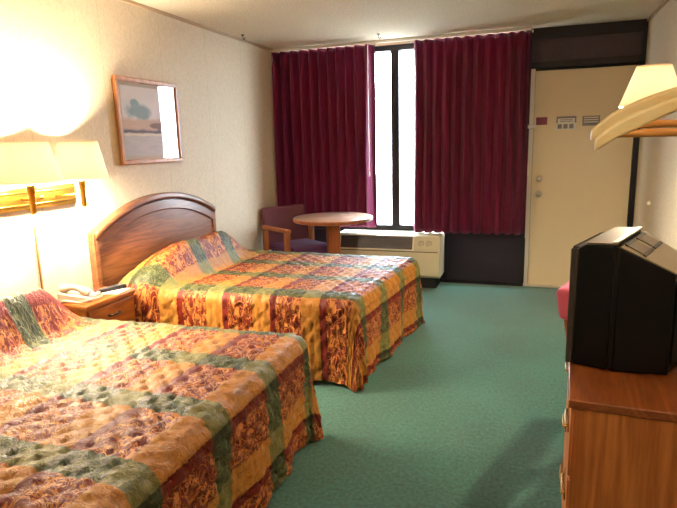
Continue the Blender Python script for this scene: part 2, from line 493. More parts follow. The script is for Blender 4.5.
def bedspread_mesh(c, zt, u_red, v_band, seed, pe0, pe1, pillow, head_x, bulge):
    """c: top corners (head-near, foot-near, foot-far, head-far) as (x, y).  s along the length from the head, v across from the near edge."""
    hn, fn, ff, hf = [Vector((a, b, 0)) for a, b in c]
    L = ((fn - hn).length + (ff - hf).length) / 2
    W = ((hf - hn).length + (ff - fn).length) / 2
    R = .062; arc = R * PI / 2; drop = zt - .028 - R; DR = arc + drop
    st = .0125
    nu, nv = int((L + DR) / st), int((W + 2 * DR) / st)
    bm = B(); uvl = bm.loops.layers.uv.new('UVMap')
    PL = .37
    grid = []; uvs = {}
    for i in range(nu + 1):
        row = []
        s = (L + DR) * i / nu
        for j in range(nv + 1):
            v = -DR + (W + 2 * DR) * j / nv
            du = max(0, s - L)
            dvn, dvf = max(0, -v), max(0, v - W)
            dv = max(dvn, dvf)
            a = min(s, L) / L; b = max(0, min(v, W)) / W
            p0 = hn.lerp(fn, a).lerp(hf.lerp(ff, a), b)
            eu = (fn - hn).lerp(ff - hf, b).normalized()
            ev = Vector((-eu.y, eu.x, 0))
            sv = -1 if dvn > 0 else 1
            # drape
            r = (du ** 3 + dv ** 3) ** (1 / 3) if du > 0 and dv > 0 else max(du, dv)
            cw = 0
            if r > 0:
                th = math.atan2(dv, du)
                dirv = eu * math.cos(th) + ev * (sv * math.sin(th))
                cw = math.sin(2 * th) if du > 0 and dv > 0 else 0
                if r < arc:
                    an = r / R; out = R * math.sin(an); z = -R * (1 - math.cos(an))
                else:
                    q = r - arc; out = R + q * .01; z = -R - q
                    q_ = min(1, q / drop)
                    along = s if dv >= du else v
                    out += q_ * (.016 * math.sin(along * 10.5 + seed) + .010 * math.sin(along * 23 + 2 * seed))
                    out += cw * q_ * .05
                    z = max(z, -zt + .022 + .012 * (1 + math.sin(along * 9 + seed)))
                pos = p0 + dirv * out; hz = z
            else:
                pos = p0.copy(); hz = 0
            # pillow hump under the cloth
            if pillow:
                hump = 0
                if s < PL:
                    pr = (.145 if bulge else .135) + .085 * math.sin(min(1, s / .22) * PI / 2)
                    fall = 1 - sstep(.20, .345, s)
                    edge = sstep(*pe0, v) * (1 - sstep(W - pe1[1], W - pe1[0], v))
                    sag = 1 - .10 * math.exp(-((v - W / 2) / .07) ** 2)
                    hump = pr * fall * edge * sag
                crease = -.018 * math.exp(-((s - .36) / .018) ** 2) * sstep(-.02, .05, v) * (1 - sstep(W - .05, W + .02, v))
                if r > 0: hump *= max(0, 1 - r / (DR * .95))
                hz += hump + crease
                if bulge:
                    k = (1 - sstep(.12, .42, s)) * (1 - sstep(-.05, .30, v))
                    pos -= ev * bulge * k
                    if dvn > 0: pos -= ev * .012 * k * math.sin(s * 60 + 3 * v)
            # puffing and wrinkles
            h = .015 * clam(s + .03, v, .098) + .005 * mnoise.noise(Vector((s * 7, v * 7, seed))) + .004 * mnoise.noise(Vector((s * 22, v * 22, seed + 3)))
            if r > arc * .7:
                pos += dirv * h
            elif r > 0:
                pos += dirv * h * .7; hz += h * .7
            else:
                hz += h
            pos.x = max(pos.x, head_x)
            row.append(bm.verts.new((pos.x, pos.y, max(.012, zt + hz - .010))))
            uvs[row[-1]] = (s - u_red, (v - v_band) if v > -.06 else (-.06 - v_band) - (-.06 - v) * .45)
        grid.append(row)
    for i in range(nu):
        for j in range(nv):
            f = bm.faces.new((grid[i][j], grid[i + 1][j], grid[i + 1][j + 1], grid[i][j + 1]))
            for l in f.loops: l[uvl].uv = uvs[l.vert]
    return bm

def make_bed(label, c, zt, u_red, v_band, seed, pe0, pe1, bulge):
    hn, fn, ff, hf = c
    cx = sum(q[0] for q in c) / 4; cy = sum(q[1] for q in c) / 4
    r = thing('bed', label, 'bed', (cx, cy, 0), 0, 'plaid covered beds')
    ins = .03
    def slab(z0, z1, k):
        pts = []
        cc = Vector((cx, cy))
        q = [cc + (Vector(a) - cc) * (1 - k) for a in c]
        q = [Vector((max(a.x, XL + .10), a.y)) for a in q]
        bm = B(); prism(bm, [(a.x, a.y, z0) for a in q], (0, 0, z1 - z0)); return bm
    obj('bed_base', slab(.02, .26, .06), M_darktrim, r, bevel=.01)
    obj('mattress', slab(.262, zt - .035, .035), M_tick, r, bevel=.03, seg=3)
    bm = bedspread_mesh(c, zt, u_red, v_band, seed, pe0, pe1, True, XL + .072, bulge)
    o = obj('bedspread', bm, M_spread, r, smooth=True, fix=False)
    md = o.modifiers.new('thick', 'SOLIDIFY'); md.thickness = .006; md.offset = -1
    return r

ZT = .555
# length s: red stripe starts at s = u_red (mod PER); green band starts at v = v_band (mod BAND)
L2 = 1.66
make_bed('bed with plaid quilted spread under the arched headboard, nearer the window',
         [(-2.48, 2.955), (-.98, 3.01), (-.855, 4.165), (-2.48, 4.22)], ZT, 1.735, -.03, 1.7, (-.20, .30), (.0, .42), .085)
make_bed('nearer plaid-covered bed in the foreground, by the wall lamp and telephone',
         [(-2.48, .92), (-1.035, .92), (-1.035, 2.285), (-2.48, 2.245)], ZT, 1.445 + .10, -.24, 4.1, (.05, .3), (-.03, .22), 0)

# arched headboard
r = thing('headboard', 'arched dark walnut headboard on the wall behind the far bed', 'headboard', (XL + .03, 3.47, 0))
y0, y1 = 2.735, 4.14; ym = (y0 + y1) / 2; hw = (y1 - y0) / 2
def archz(y, top=1.115, side=.935): 
    q = (y - ym) / hw
    return side + (top - side) * (1 - abs(q) ** 2.1)
def arch_strip(za, zb, x0, x1, n=40, inset=0.0):
    bm = B()
    top, bot = [], []
    for k in range(n + 1):
        y = y0 + inset + (y1 - y0 - 2 * inset) * k / n
        top.append((x0, y, archz(y) + za)); bot.append((x0, y, (archz(y) + zb) if zb is not None else .25))
    prev = None
    for a, b in zip(top, bot):
        vs = [bm.verts.new(q) for q in (a, b)] + [bm.verts.new((x1, q[1], q[2])) for q in (a, b)]
        if prev:
            bm.faces.new((prev[0], vs[0], vs[1], prev[1])); bm.faces.new((prev[2], prev[3], vs[3], vs[2]))
            bm.faces.new((prev[0], prev[2], vs[2], vs[0])); bm.faces.new((prev[1], vs[1], vs[3], prev[3]))
        else: bm.faces.new((vs[0], vs[1], vs[3], vs[2]))
        prev = vs
    bm.faces.new((prev[0], prev[2], prev[3], prev[1]))
    return bm
obj('panel', arch_strip(-.02, None, XL + .002, XL + .034), M_headboard, r)
obj('top_moulding', arch_strip(0, -.045, XL + .002, XL + .068), M_headtrim, r, bevel=.014, seg=3)
obj('inner_moulding', arch_strip(-.05, -.125, XL + .034, XL + .052), M_headtrim, r, bevel=.012, seg=3)
bm = B(); box(bm, (XL + .002, y0 - .012, .0), (XL + .05, y0 + .03, .93)); obj('post', bm, M_headboard, r, bevel=.004)
bm = B(); box(bm, (XL + .002, y1 - .03, .0), (XL + .05, y1 + .012, .93)); obj('post', bm, M_headboard, r, bevel=.004)

# ------------------------------------------------------------------ nightstand and what stands on it
NX0, NX1, NY0, NY1, NZ = XL + .056, -2.285, 2.355, 2.765, .585
r = thing('nightstand', 'small oak nightstand with one drawer between the two beds', 'nightstand', ((NX0 + NX1) / 2, 2.55, 0))
bm = B()
box(bm, (NX0, NY0 + .01, .05), (NX1 - .02, NY1 - .01, NZ - .028)); box(bm, (NX0 + .02, NY0 + .03, 0), (NX1 - .05, NY1 - .03, .05))
obj('cabinet', bm, M_night, r, bevel=.003)
obj('top', box(B(), (NX0, NY0, NZ - .028), (NX1, NY1, NZ)), M_night, r, bevel=.006)
dr = obj('drawer', box(B(), (NX1 - .02, NY0 + .022, .40), (NX1 - .004, NY1 - .022, NZ - .04)), M_night, r, bevel=.003)
bm = B(); ym_ = (NY0 + NY1) / 2
tube(bm, [(NX1 - .005, ym_ - .045, .485), (NX1 + .014, ym_ - .04, .485), (NX1 + .018, ym_, .485), (NX1 + .014, ym_ + .04, .485), (NX1 - .005, ym_ + .045, .485)], .006, 8)
obj('handle', bm, M_steel, dr, smooth=True)
obj('drawer', box(B(), (NX1 - .02, NY0 + .022, .09), (NX1 - .004, NY1 - .022, .39)), M_night, r, bevel=.003)

# telephone: wedge base with a raised handset in its cradle, coiled cord in front
r = thing('telephone', 'ivory desk telephone with its handset on the nightstand', 'telephone', (-2.44, 2.47, NZ))
A = Matrix.Translation((-2.445, 2.475, NZ)) @ Matrix.Rotation(math.radians(22), 4, 'Z')
bm = B()
hexa(bm, [(-.09, -.085, .001), (-.09, -.085, .065), (-.09, .095, .001), (-.09, .095, .05), (.09, -.085, .001), (.09, -.085, .03), (.09, .095, .001), (.09, .095, .022)], A)
obj('base', bm, M_white, r, bevel=.01, seg=3)
bm = B()
pts = [(-.075 + .15 * k / 10, -.05, .075 + .022 * math.sin(PI * k / 10) - .03 * k / 10) for k in range(11)]
rr = [.026, .028, .024, .019, .017, .016, .017, .019, .024, .028, .026]
tube(bm, [A @ Vector(q) for q in pts], rr, 14)
obj('handset', bm, M_white, r, smooth=True)
bm = B()
for i in range(4):
    for k in range(3): box(bm, (-.045 + i * .028, .0 + k * .026, .035 - i * .006), (-.025 + i * .028, .018 + k * .026, .052 - i * .0085), A)
obj('keypad', bm, plain('grey_key_plastic', (186, 178, 166), .4), r, bevel=.002)
obj('message_light', box(B(), (.055, .05, .02), (.075, .085, .036), A), M_red, r, bevel=.003)
bm = B()
cp = []
for k in range(41):
    a = k / 40
    cp.append((-.075 + .20 * a + .03 * math.sin(a * PI), -.075 - .075 * math.sin(a * PI) + .09 * a * a, .008 + .012 * abs(math.sin(a * PI * 2)) * (1 - a)))
coil = []
for k in range(241):
    a = k / 240 * 40; i = min(39, int(a)); q = Vector(cp[i]).lerp(Vector(cp[i + 1]), a - i)
    coil.append(A @ (q + Vector((0, .0045 * math.cos(k * .9), .0045 + .0045 * math.sin(k * .9)))))
tube(bm, coil, .0032, 6)
obj('cord', bm, M_white, r, smooth=True)
# notepad with the remote control lying on it
A = Matrix.Translation((-2.385, 2.668, NZ)) @ Matrix.Rotation(math.radians(8), 4, 'Z')
bm = B(); box(bm, (-.085, -.068, 0), (.085, .068, .007), A)
tag(obj('notepad', bm, M_paper, bevel=.001), 'white notepad on the nightstand under the remote control', 'notepad')
A = Matrix.Translation((-2.385, 2.675, NZ + .007)) @ Matrix.Rotation(math.radians(62), 4, 'Z')
r = thing('remote_control', 'black remote control lying on the white notepad', 'remote control', (-2.385, 2.675, NZ + .007))
bm = B(); hexa(bm, [(-.085, -.024, 0), (-.085, -.024, .018), (-.085, .024, 0), (-.085, .024, .018), (.085, -.021, 0), (.085, -.021, .026), (.085, .021, 0), (.085, .021, .026)], A)
obj('case', bm, M_blackgloss, r, bevel=.006, seg=3)
bm = B()
for i in range(6):
    for k in range(3): box(bm, (-.065 + i * .022, -.015 + k * .012, .018), (-.053 + i * .022, -.007 + k * .012, .0215 + i * .0012), A)
obj('buttons', bm, plain('grey_buttons', (120, 120, 126), .5), r)

# ------------------------------------------------------------------ twin wall lamp above the nightstand
def shade_bm(c, r0, r1, z0, z1, ribs=48):
    bm = B(); rings = []
    for z, rr in ((z0, r0), (z0 + .004, r0 * .998), ((z0 + z1) / 2, (r0 + r1) / 2), (z1 - .004, r1 * 1.002), (z1, r1)):
        rings.append([bm.verts.new((c[0] + rr * (1 + .008 * (k % 2)) * math.cos(2 * PI * k / (2 * ribs)), c[1] + rr * (1 + .008 * (k % 2)) * math.sin(2 * PI * k / (2 * ribs)), z)) for k in range(2 * ribs)])
    for a, b in zip(rings, rings[1:]):
        for k in range(2 * ribs): bm.faces.new((a[k], a[(k + 1) % (2 * ribs)], b[(k + 1) % (2 * ribs)], b[k]))
    return bm

def ring_wire(bm, c, rr, z, fit_r):
    """spider that carries a shade: ring and three spokes"""
    n = 36
    tube(bm, [(c[0] + rr * math.cos(2 * PI * k / n), c[1] + rr * math.sin(2 * PI * k / n), z) for k in range(n)], .0018, 6, closed=True)
    for k in range(3):
        a = 2 * PI * k / 3 + .4
        tube(bm, [(c[0] + fit_r * math.cos(a), c[1] + fit_r * math.sin(a), z - .02), (c[0] + rr * math.cos(a), c[1] + rr * math.sin(a), z)], .0018, 6)

def lamp_head(r, c, zs0, zs1, r0, r1, ztube0, ztube1, watts):
    bm = B(); lathe(bm, [(.008, ztube0 - .012), (.013, ztube0 - .004), (.015, ztube0), (.015, ztube1 - .02), (.019, ztube1 - .015), (.019, ztube1 + .03), (.012, ztube1 + .035)], (c[0], c[1], 0), 24)
    obj('socket', bm, M_brass, r, smooth=True)
    bm = B(); zb = (zs0 + zs1) / 2 - .04; tube(bm, [(c[0], c[1], ztube1 + .03), (c[0], c[1], zb - .004)], .012, 12, cap=False)
    lathe(bm, [(.012, zb - .006), (.014, zb), (.026, zb + .028), (.03, zb + .05), (.026, zb + .072), (.012, zb + .084), (.002, zb + .087)], (c[0], c[1], 0), 24)
    obj('bulb', bm, M_bulb if watts > .9 else M_bulb2, r, smooth=True)
    s = obj('lamp_shade', shade_bm(c, r0, r1, zs0, zs1), M_shade, r, smooth=True, label='glowing cream lamp shade')
    md = s.modifiers.new('thick', 'SOLIDIFY'); md.thickness = .0015
    bm = B(); ring_wire(bm, c, r1 * .995, zs1 - .006, .018)
    tube(bm, [(c[0] + .018 * math.cos(2 * PI * k / 24), c[1] + .018 * math.sin(2 * PI * k / 24), zs1 - .026) for k in range(24)], .002, 6, closed=True)
    for sg in (-1, 1):
        tube(bm, [(c[0], c[1] + sg * .02, ztube1 + .02), (c[0], c[1] + sg * .045, zb + .04), (c[0], c[1] + sg * .04, zb + .09), (c[0], c[1] + sg * .018, zs1 - .026)], .002, 6)
    obj('shade_carrier', bm, M_brass, s, smooth=True)

XLAMP = -2.42
r = thing('wall_lamp', 'brass twin wall lamp with two glowing cream shades beside the picture', 'lamp', (XL, 2.40, 1.19))
bm = B(); box(bm, (XL + .001, 2.06, 1.125), (XL + .022, 2.655, 1.245))
obj('back_plate', bm, M_brass, r, bevel=.004)
bm = B()
for z in (1.152, 1.218): box(bm, (XL + .022, 2.06, z - .005), (XL + .028, 2.655, z + .005))
obj('plate_ridge', bm, M_brassdark, r, bevel=.002)
for yy in (2.215, 2.566):
    bm = B()
    tube(bm, [(XL + .02, yy + (.06 if yy < 2.4 else -.06), 1.185), (XL + .07, yy + (.05 if yy < 2.4 else -.05), 1.185), (XL + .12, yy + (.02 if yy < 2.4 else -.02), 1.187), (XLAMP, yy, 1.19)], .008, 10)
    obj('arm', bm, M_brass, r, smooth=True)
    lamp_head(r, (XLAMP, yy), 1.275, 1.485, .16 if yy < 2.4 else .145, .105, 1.125, 1.235, 1.0)
bm = B(); box(bm, (XL + .001, 2.339, .60), (XL + .010, 2.352, 1.126))
obj('cord_cover', bm, plain('tan_cord_cover', (150, 118, 70), .5), r, bevel=.003)
bm = B(); lathe(bm, [(.012, 0), (.012, .012), (.006, .018), (.002, .019)], (XL + .022, 2.395, 1.185), 16, 'x'); obj('plate_screw', bm, M_brassdark, r, smooth=True)

# ------------------------------------------------------------------ framed picture
PY0, PY1, PZ0, PZ1 = 3.085, 3.768, 1.33, 1.905
r = thing('picture', 'watercolour landscape in a chestnut frame hanging on the left-hand wall', 'picture', (XL, (PY0 + PY1) / 2, PZ0))
fwid = .028
bm = B()
x0, x1 = XL + .004, XL + .03
for (a, b, c_, d) in ((PY0, PY1, PZ0, PZ0 + fwid), (PY0, PY1, PZ1 - fwid, PZ1)):
    box(bm, (x0, a, c_), (x1, b, d))
for (a, b) in ((PY0, PY0 + fwid), (PY1 - fwid, PY1)):
    box(bm, (x0, a, PZ0 + fwid), (x1, b, PZ1 - fwid))
obj('frame', bm, M_frame, r, bevel=.005)
bm = B(); box(bm, (x0, PY0 + .02, PZ0 + .02), (XL + .012, PY1 - .02, PZ1 - .02)); obj('mat_board', bm, M_mat, r)
bm = B(); uvl = bm.loops.layers.uv.new('UVMap')
ins = .055
q = [(PY0 + ins, PZ0 + ins), (PY1 - ins, PZ0 + ins), (PY1 - ins, PZ1 - ins), (PY0 + ins, PZ1 - ins)]
f = bm.faces.new([bm.verts.new((XL + .0135, a, b)) for a, b in q])
for l, u_ in zip(f.loops, ((0, 0), (1, 0), (1, 1), (0, 1))): l[uvl].uv = u_
obj('print', bm, M_art, r)
obj('glass', box(B(), (XL + .018, PY0 + fwid - .004, PZ0 + fwid - .004), (XL + .020, PY1 - fwid + .004, PZ1 - fwid + .004)), M_glass, r)

# ------------------------------------------------------------------ ceiling hooks
for i, (x, y, lab) in enumerate(((-2.47, 4.72, 'tiny dark hook in the ceiling above the headboard wall'), (-1.36, 5.25, 'tiny dark hook in the ceiling in front of the window gap'))):
    bm = B()
    lathe(bm, [(.014, 0), (.014, -.006), (.004, -.01)], (x, y, H), 16)
    tube(bm, [(x, y, H - .006), (x, y, H - .03), (x + .012, y, H - .045), (x + .02, y, H - .035), (x + .02, y, H - .026)], .004, 8)
    tag(obj('ceiling_hook', bm, M_steel, smooth=True), lab, 'hook', 'ceiling hooks')

# ------------------------------------------------------------------ curtains
def curtain_bm(x0, x1, z0, z1, y, folds, seed, flare=0.0):
    bm = B(); n = int(folds * 14); m = 44; grid = []
    for i in range(m + 1):
        q = i / m; z = z1 + (z0 - z1) * q
        row = []
        for k in range(n + 1):
            a = k / n
            ph = a * folds * 2 * PI + .5 * math.sin(seed + a * 9)
            amp = .046 + .018 * sstep(.05, .6, q) + .008 * math.sin(seed * 2 + a * 13)
            pinch = math.exp(-((q - .045) / .03) ** 2)
            yy = y - amp * (1 - .55 * pinch) * math.sin(ph) + .007 * math.sin(ph * 2.0 + 1.3 * q + seed) * sstep(.1, .5, q)
            xx = x0 + (x1 - x0) * a + .014 * math.sin(ph * 2 + .4) * q + .012 * mnoise.noise(Vector((a * 6, q * 2.2, seed)))
            xx += flare * q * (a - .5)
            zz = z + (.008 * math.sin(ph + 1) if i == m else 0)
            row.append(bm.verts.new((max(xx, XL + .004), yy, zz)))
        grid.append(row)
    for i in range(m):
        for k in range(n): bm.faces.new((grid[i][k], grid[i][k + 1], grid[i + 1][k + 1], grid[i + 1][k]))
    return bm
YC = 5.55
for x0, x1, z0, folds, sd, lab in ((XL + .006, -1.478, .575, 11, 1.0, 'burgundy pleated curtain beside the left wall, behind the table and chair'),
                                   (-1.09, -.035, .536, 11, 4.0, 'burgundy pleated curtain between the window gap and the door')):
    o = obj('curtain', curtain_bm(x0, x1, z0, 2.375, YC, folds, sd), M_curtain, smooth=True, fix=False)
    tag(o, lab, 'curtain', 'burgundy window curtains')
    md = o.modifiers.new('thick', 'SOLIDIFY'); md.thickness = .003
r = thing('curtain_rail', 'white curtain track running along the ceiling above the window', 'curtain rail', (-1.3, YC, H))
bm = B(); box(bm, (XL + .016, YC - .012, H - .028), (-.03, YC + .012, H)); obj('track', bm, M_railwhite, r, bevel=.003)
for x in (-1.45, -1.12, -.02):
    bm = B(); lathe(bm, [(.004, -.05), (.006, -.046), (.006, -.03), (.003, -.026)], (x, YC, H), 10)
    obj('glider', bm, M_railwhite, r, smooth=True)
bm = B(); tube(bm, [(-1.525, YC - .088, 2.36), (-1.525, YC - .09, 2.33), (-1.525, YC - .092, 1.75), (-1.525, YC - .092, 1.15)], .0045, 8)
lathe(bm, [(.004, 0), (.008, .01), (.008, .05), (.004, .06)], (-1.525, YC - .092, 1.10), 10)
obj('draw_wand', bm, M_railwhite, r, smooth=True)

# ------------------------------------------------------------------ through-wall air conditioner
AX0, AX1, AY0, AY1, AZ0, AZ1 = -1.86, -.795, 5.33, YB - .014, .105, .528
r = thing('air_conditioner', 'cream air conditioning unit under the window', 'air conditioner', ((AX0 + AX1) / 2, 5.5, 0))
bm = B()
prof = [(AY1, AZ0), (AY0 + .03, AZ0), (AY0, AZ0 + .03), (AY0, AZ0 + .275), (AY0 + .045, AZ1 - .01), (AY0 + .07, AZ1), (AY1, AZ1)]
prism(bm, [(AX0, a, b) for a, b in prof], (AX1 - AX0, 0, 0))
obj('housing', bm, M_acbody, r, bevel=.008, seg=3)
# sloping discharge grille and the control flap beside it
def slope(f_): return Vector((0, AY0 + .045 * f_, AZ0 + .275 + (AZ1 - .01 - AZ0 - .275) * f_))
nrm = Vector((0, -(AZ1 - .01 - AZ0 - .275), .045)).normalized()
def patch(x0, x1, f0, f1, d0, d1, bm):
    a, b = slope(f0), slope(f1)
    pts = []
    for x in (x0, x1):
        for d in (d0, d1):
            for c_ in (a, b):
                v = c_ + nrm * d; pts.append((x, v.y, v.z))
    hexa(bm, pts)
gx0, gx1 = AX0 + .05, AX1 - .27
bm = B(); patch(gx0, gx1, .08, .94, .0, .004, bm); g = obj('grille', bm, M_acgrille, r)
bm = B()
for k in range(7): patch(gx0 + .006, gx1 - .006, .14 + k * .115, .18 + k * .115, .004, .010, bm)
obj('louvre_blades', bm, plain('dark_louvre_plastic', (46, 44, 50), .4), g)
bm = B()
patch(gx0 - .012, gx1 + .012, .0, .07, .0, .008, bm); patch(gx0 - .012, gx1 + .012, .95, 1.02, .0, .008, bm)
patch(gx0 - .014, gx0, .0, 1.02, .0, .008, bm); patch(gx1, gx1 + .014, .0, 1.02, .0, .008, bm)
obj('grille_rim', bm, M_acline, r, bevel=.002)
bm = B(); patch(gx1 + .03, AX1 - .02, .10, .96, .0, .006, bm); fl = obj('control_flap', bm, M_acbody, r, bevel=.002)
bm = B()
for cxx in (gx1 + .09, gx1 + .165):
    pts = []
    for k in range(40):
        a = k / 39 * 3.4 * PI; rr = .006 + .026 * k / 39
        v = slope(.52 + rr * math.sin(a) / .155) + nrm * .007
        pts.append((cxx + rr * 1.05 * math.cos(a), v.y, v.z))
    tube(bm, pts, .0035, 6)
obj('scroll_relief', bm, plain('taupe_relief', (140, 130, 112), .5), fl, smooth=True)
bm = B(); box(bm, (AX0 + .02, AY0 - .003, AZ0 + .262), (AX1 - .02, AY0 + .004, AZ0 + .27)); obj('seam', bm, M_acgrille, r)
bm = B(); box(bm, (AX0 + .04, AY0 + .06, 0.0), (AX1 - .04, AY1, AZ0)); obj('plinth', bm, M_black, r)

# ------------------------------------------------------------------ round table
TX, TY = -1.785, 5.055
r = thing('round_table', 'round pale laminate table on a square wooden column', 'table', (TX, TY, 0))
bm = B(); lathe(bm, [(.36, .705), (.378, .708), (.382, .715), (.382, .738), (.376, .744)], (TX, TY, 0), 72)
obj('tabletop', bm, M_table, r, smooth=True)
bm = B(); lathe(bm, [(.3835, .712), (.385, .716), (.385, .736), (.3835, .740)], (TX, TY, 0), 72, cap=False)
obj('table_edge', bm, M_oak, r, smooth=True)
A = Matrix.Translation((TX, TY, 0)) @ Matrix.Rotation(math.radians(28), 4, 'Z')
A2 = Matrix.Translation((TX, TY, 0)) @ Matrix.Rotation(math.radians(66), 4, 'Z')
obj('column', box(B(), (-.06, -.06, .06), (.06, .06, .705), A), M_oak, r, bevel=.006)
bm = B(); box(bm, (-.28, -.035, 0), (.28, .035, .06), A2); box(bm, (-.035, -.28, 0), (.035, .28, .06), A2)
obj('foot', bm, M_oak, r, bevel=.006)

# ------------------------------------------------------------------ armchairs (front is local -y, back at +y)
def armchair(name, label, loc, rz, fabric, seatfab, low=0.0, bh=.43):
    r = thing(name, label, 'chair', loc, rz, world=False)
    W2 = .25
    def rbox(lo, hi, M=None): return box(B(), lo, hi, M)
    obj('seat', rbox((-W2 + .03, -.24, .36), (W2 - .03, .22, .47)), seatfab, r, bevel=.03, seg=4)
    A = Matrix.Translation((0, .20, .40)) @ Matrix.Rotation(math.radians(-9), 4, 'X')
    obj('backrest', rbox((-W2, 0, low), (W2, .07, bh), A), fabric, r, bevel=.025, seg=4)
    for s in (-1, 1):
        x0, x1 = (s * (W2 + .045), s * (W2 + .002)); x0, x1 = min(x0, x1), max(x0, x1)
        a = obj('arm', rbox((x0 - .006, -.25, .62), (x1 + .006, .235, .655)), M_oak, r, bevel=.008)
        obj('leg', rbox((x0, -.24, 0), (x1, -.185, .62)), M_oak, r, bevel=.006)
        obj('leg', rbox((x0, .17, 0), (x1, .225, .62)), M_oak, r, bevel=.006)
        obj('side_rail', rbox((x0 + .006, -.19, .30), (x1 - .006, .18, .36)), M_oak, r, bevel=.004)
    if low:
        for s_ in (-1, 1): obj('back_post', rbox((s_ * .2 - .02, .015, -.06), (s_ * .2 + .02, .055, low), A), M_oak, r, bevel=.005)
    bm = B(); box(bm, (-W2 - .002, -.225, .295), (W2 + .002, -.19, .355)); obj('front_rail', bm, M_oak, r, bevel=.004)
    bm = B(); box(bm, (-W2 - .002, .18, .295), (W2 + .002, .21, .355)); obj('back_rail', bm, M_oak, r, bevel=.004)
    return r
armchair('armchair', 'plum upholstered oak armchair in the corner beside the round table', (-2.155, 5.085, 0), math.radians(55), M_purple, M_purpleseat)
armchair('armchair', 'rose upholstered chair standing mostly behind the television', (.515, 2.72, -.0), math.radians(72), M_pink, M_pink, .24, .385)

# ------------------------------------------------------------------ dresser
DX, DXB, DY0, DY1, DH = 0.0, .62, 0.0, .74, .742      # local: x back to the wall, y along the front
r = thing('dresser', 'cherry laminate dresser carrying the television', 'dresser', (.134, 1.515, 0), math.radians(-3.4), world=False)
obj('top', box(B(), (DX - .012, DY0 - .006, DH - .026), (DXB, DY1 + .006, DH)), M_dresstop, r, bevel=.004)
bm = B(); box(bm, (DX + .002, DY0, 0), (DXB, DY0 + .02, DH - .026)); obj('end_panel', bm, M_dress, r, bevel=.002)
bm = B(); box(bm, (DX + .002, DY1 - .02, 0), (DXB, DY1, DH - .026)); obj('end_panel', bm, M_dress, r, bevel=.002)
bm = B(); box(bm, (DX + .03, DY0 + .02, .0), (DXB, DY1 - .02, DH - .026)); obj('carcass', bm, M_dress, r)
for k in range(3):
    z0 = .07 + k * .218; z1 = z0 + .205
    d = obj('drawer', box(B(), (DX - .004, DY0 + .012, z0), (DX + .03, DY1 - .012, z1)), M_dress, r, bevel=.003)
    for yc in (DY0 + .16, DY1 - .16):
        bm = B()
        zc = (z0 + z1) / 2
        tube(bm, [(DX - .004, yc - .055, zc), (DX - .012, yc - .05, zc), (DX - .014, yc, zc - .003), (DX - .012, yc + .05, zc), (DX - .004, yc + .055, zc)], .0045, 8)
        box(bm, (DX - .008, yc - .065, (z0 + z1) / 2 - .014), (DX - .003, yc + .065, (z0 + z1) / 2 + .014))
        obj('handle', bm, M_brassdark, d, smooth=True)

# ------------------------------------------------------------------ television (local: x = back, y = along the front, z up)
ang = math.radians(-20)
r = thing('television', 'boxy black tube television on the dresser', 'television', (.127, 1.77, DH), ang, world=False)
TW, THH = .365, .383
def tapered(x0, x1, i0, i1, zb0, zb1, zt0, zt1):
    bm = B(); hexa(bm, [(x0, i0, zb0), (x0, i0, zt0), (x0, TW - i0, zb0), (x0, TW - i0, zt0), (x1, i1, zb1), (x1, i1, zt1), (x1, TW - i1, zb1), (x1, TW - i1, zt1)])
    return bm
# bezel: front rim bowed at the top
bm = B()
def bow(y): 
    q = (y - TW / 2) / (TW / 2); return .004 * (1 - q * q)
n = 14; prev = None
for k in range(n + 1):
    y = TW * k / n
    vs = [bm.verts.new(v) for v in ((.018, y, 0.006), (.018, y, THH - .018 + bow(y)), (.04, y, THH - .004 + bow(y)), (.119, y, THH + bow(y)), (.119, y, .006))]
    if prev:
        for a in range(5): bm.faces.new((prev[a], prev[(a + 1) % 5], vs[(a + 1) % 5], vs[a]))
    else: bm.faces.new(vs)
    prev = vs
bm.faces.new(prev[::-1])
bz = obj('bezel', bm, M_tvbezel, r, bevel=.004)
bm = B()
box(bm, (-.002, 0, .004), (.018, .028, THH - .02)); box(bm, (-.002, TW - .028, .004), (.018, TW, THH - .02))
box(bm, (-.002, .028, .004), (.018, TW - .028, .06)); box(bm, (-.002, .028, THH - .05), (.018, TW - .028, THH - .02))
obj('front_rim', bm, plain('grey_tv_rim', (64, 58, 56), .45), bz, bevel=.004)
bm = B(); box(bm, (.006, .029, .061), (.017, TW - .029, THH - .051)); obj('screen', bm, M_screen, r, bevel=.004)
bm = B()
for k in range(5): box(bm, (-.006, TW * .35 + k * .035, .024), (-.002, TW * .35 + .02 + k * .035, .036))
obj('buttons', bm, M_tv, bz, bevel=.001)
# top cap of the bezel, coloured as the lit room's reflection
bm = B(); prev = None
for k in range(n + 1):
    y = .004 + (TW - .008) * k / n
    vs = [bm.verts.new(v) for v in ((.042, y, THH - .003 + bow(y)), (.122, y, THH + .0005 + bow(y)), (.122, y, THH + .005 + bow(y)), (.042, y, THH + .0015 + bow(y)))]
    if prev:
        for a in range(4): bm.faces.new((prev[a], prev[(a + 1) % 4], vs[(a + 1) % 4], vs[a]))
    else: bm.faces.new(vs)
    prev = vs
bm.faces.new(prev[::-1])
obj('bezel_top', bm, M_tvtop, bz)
obj('groove', tapered(.119, .129, .010, .010, .012, .012, THH - .006, THH - .006), M_black, r)
cab = obj('cabinet', tapered(.129, .268, .008, .060, .0, .006, THH - .006, THH - .078), M_tv, r, bevel=.005)
obj('tube_housing', tapered(.268, .38, .080, .11, .03, .06, THH - .10, THH - .15), M_black, r, bevel=.006)
bm = B(); prev = None
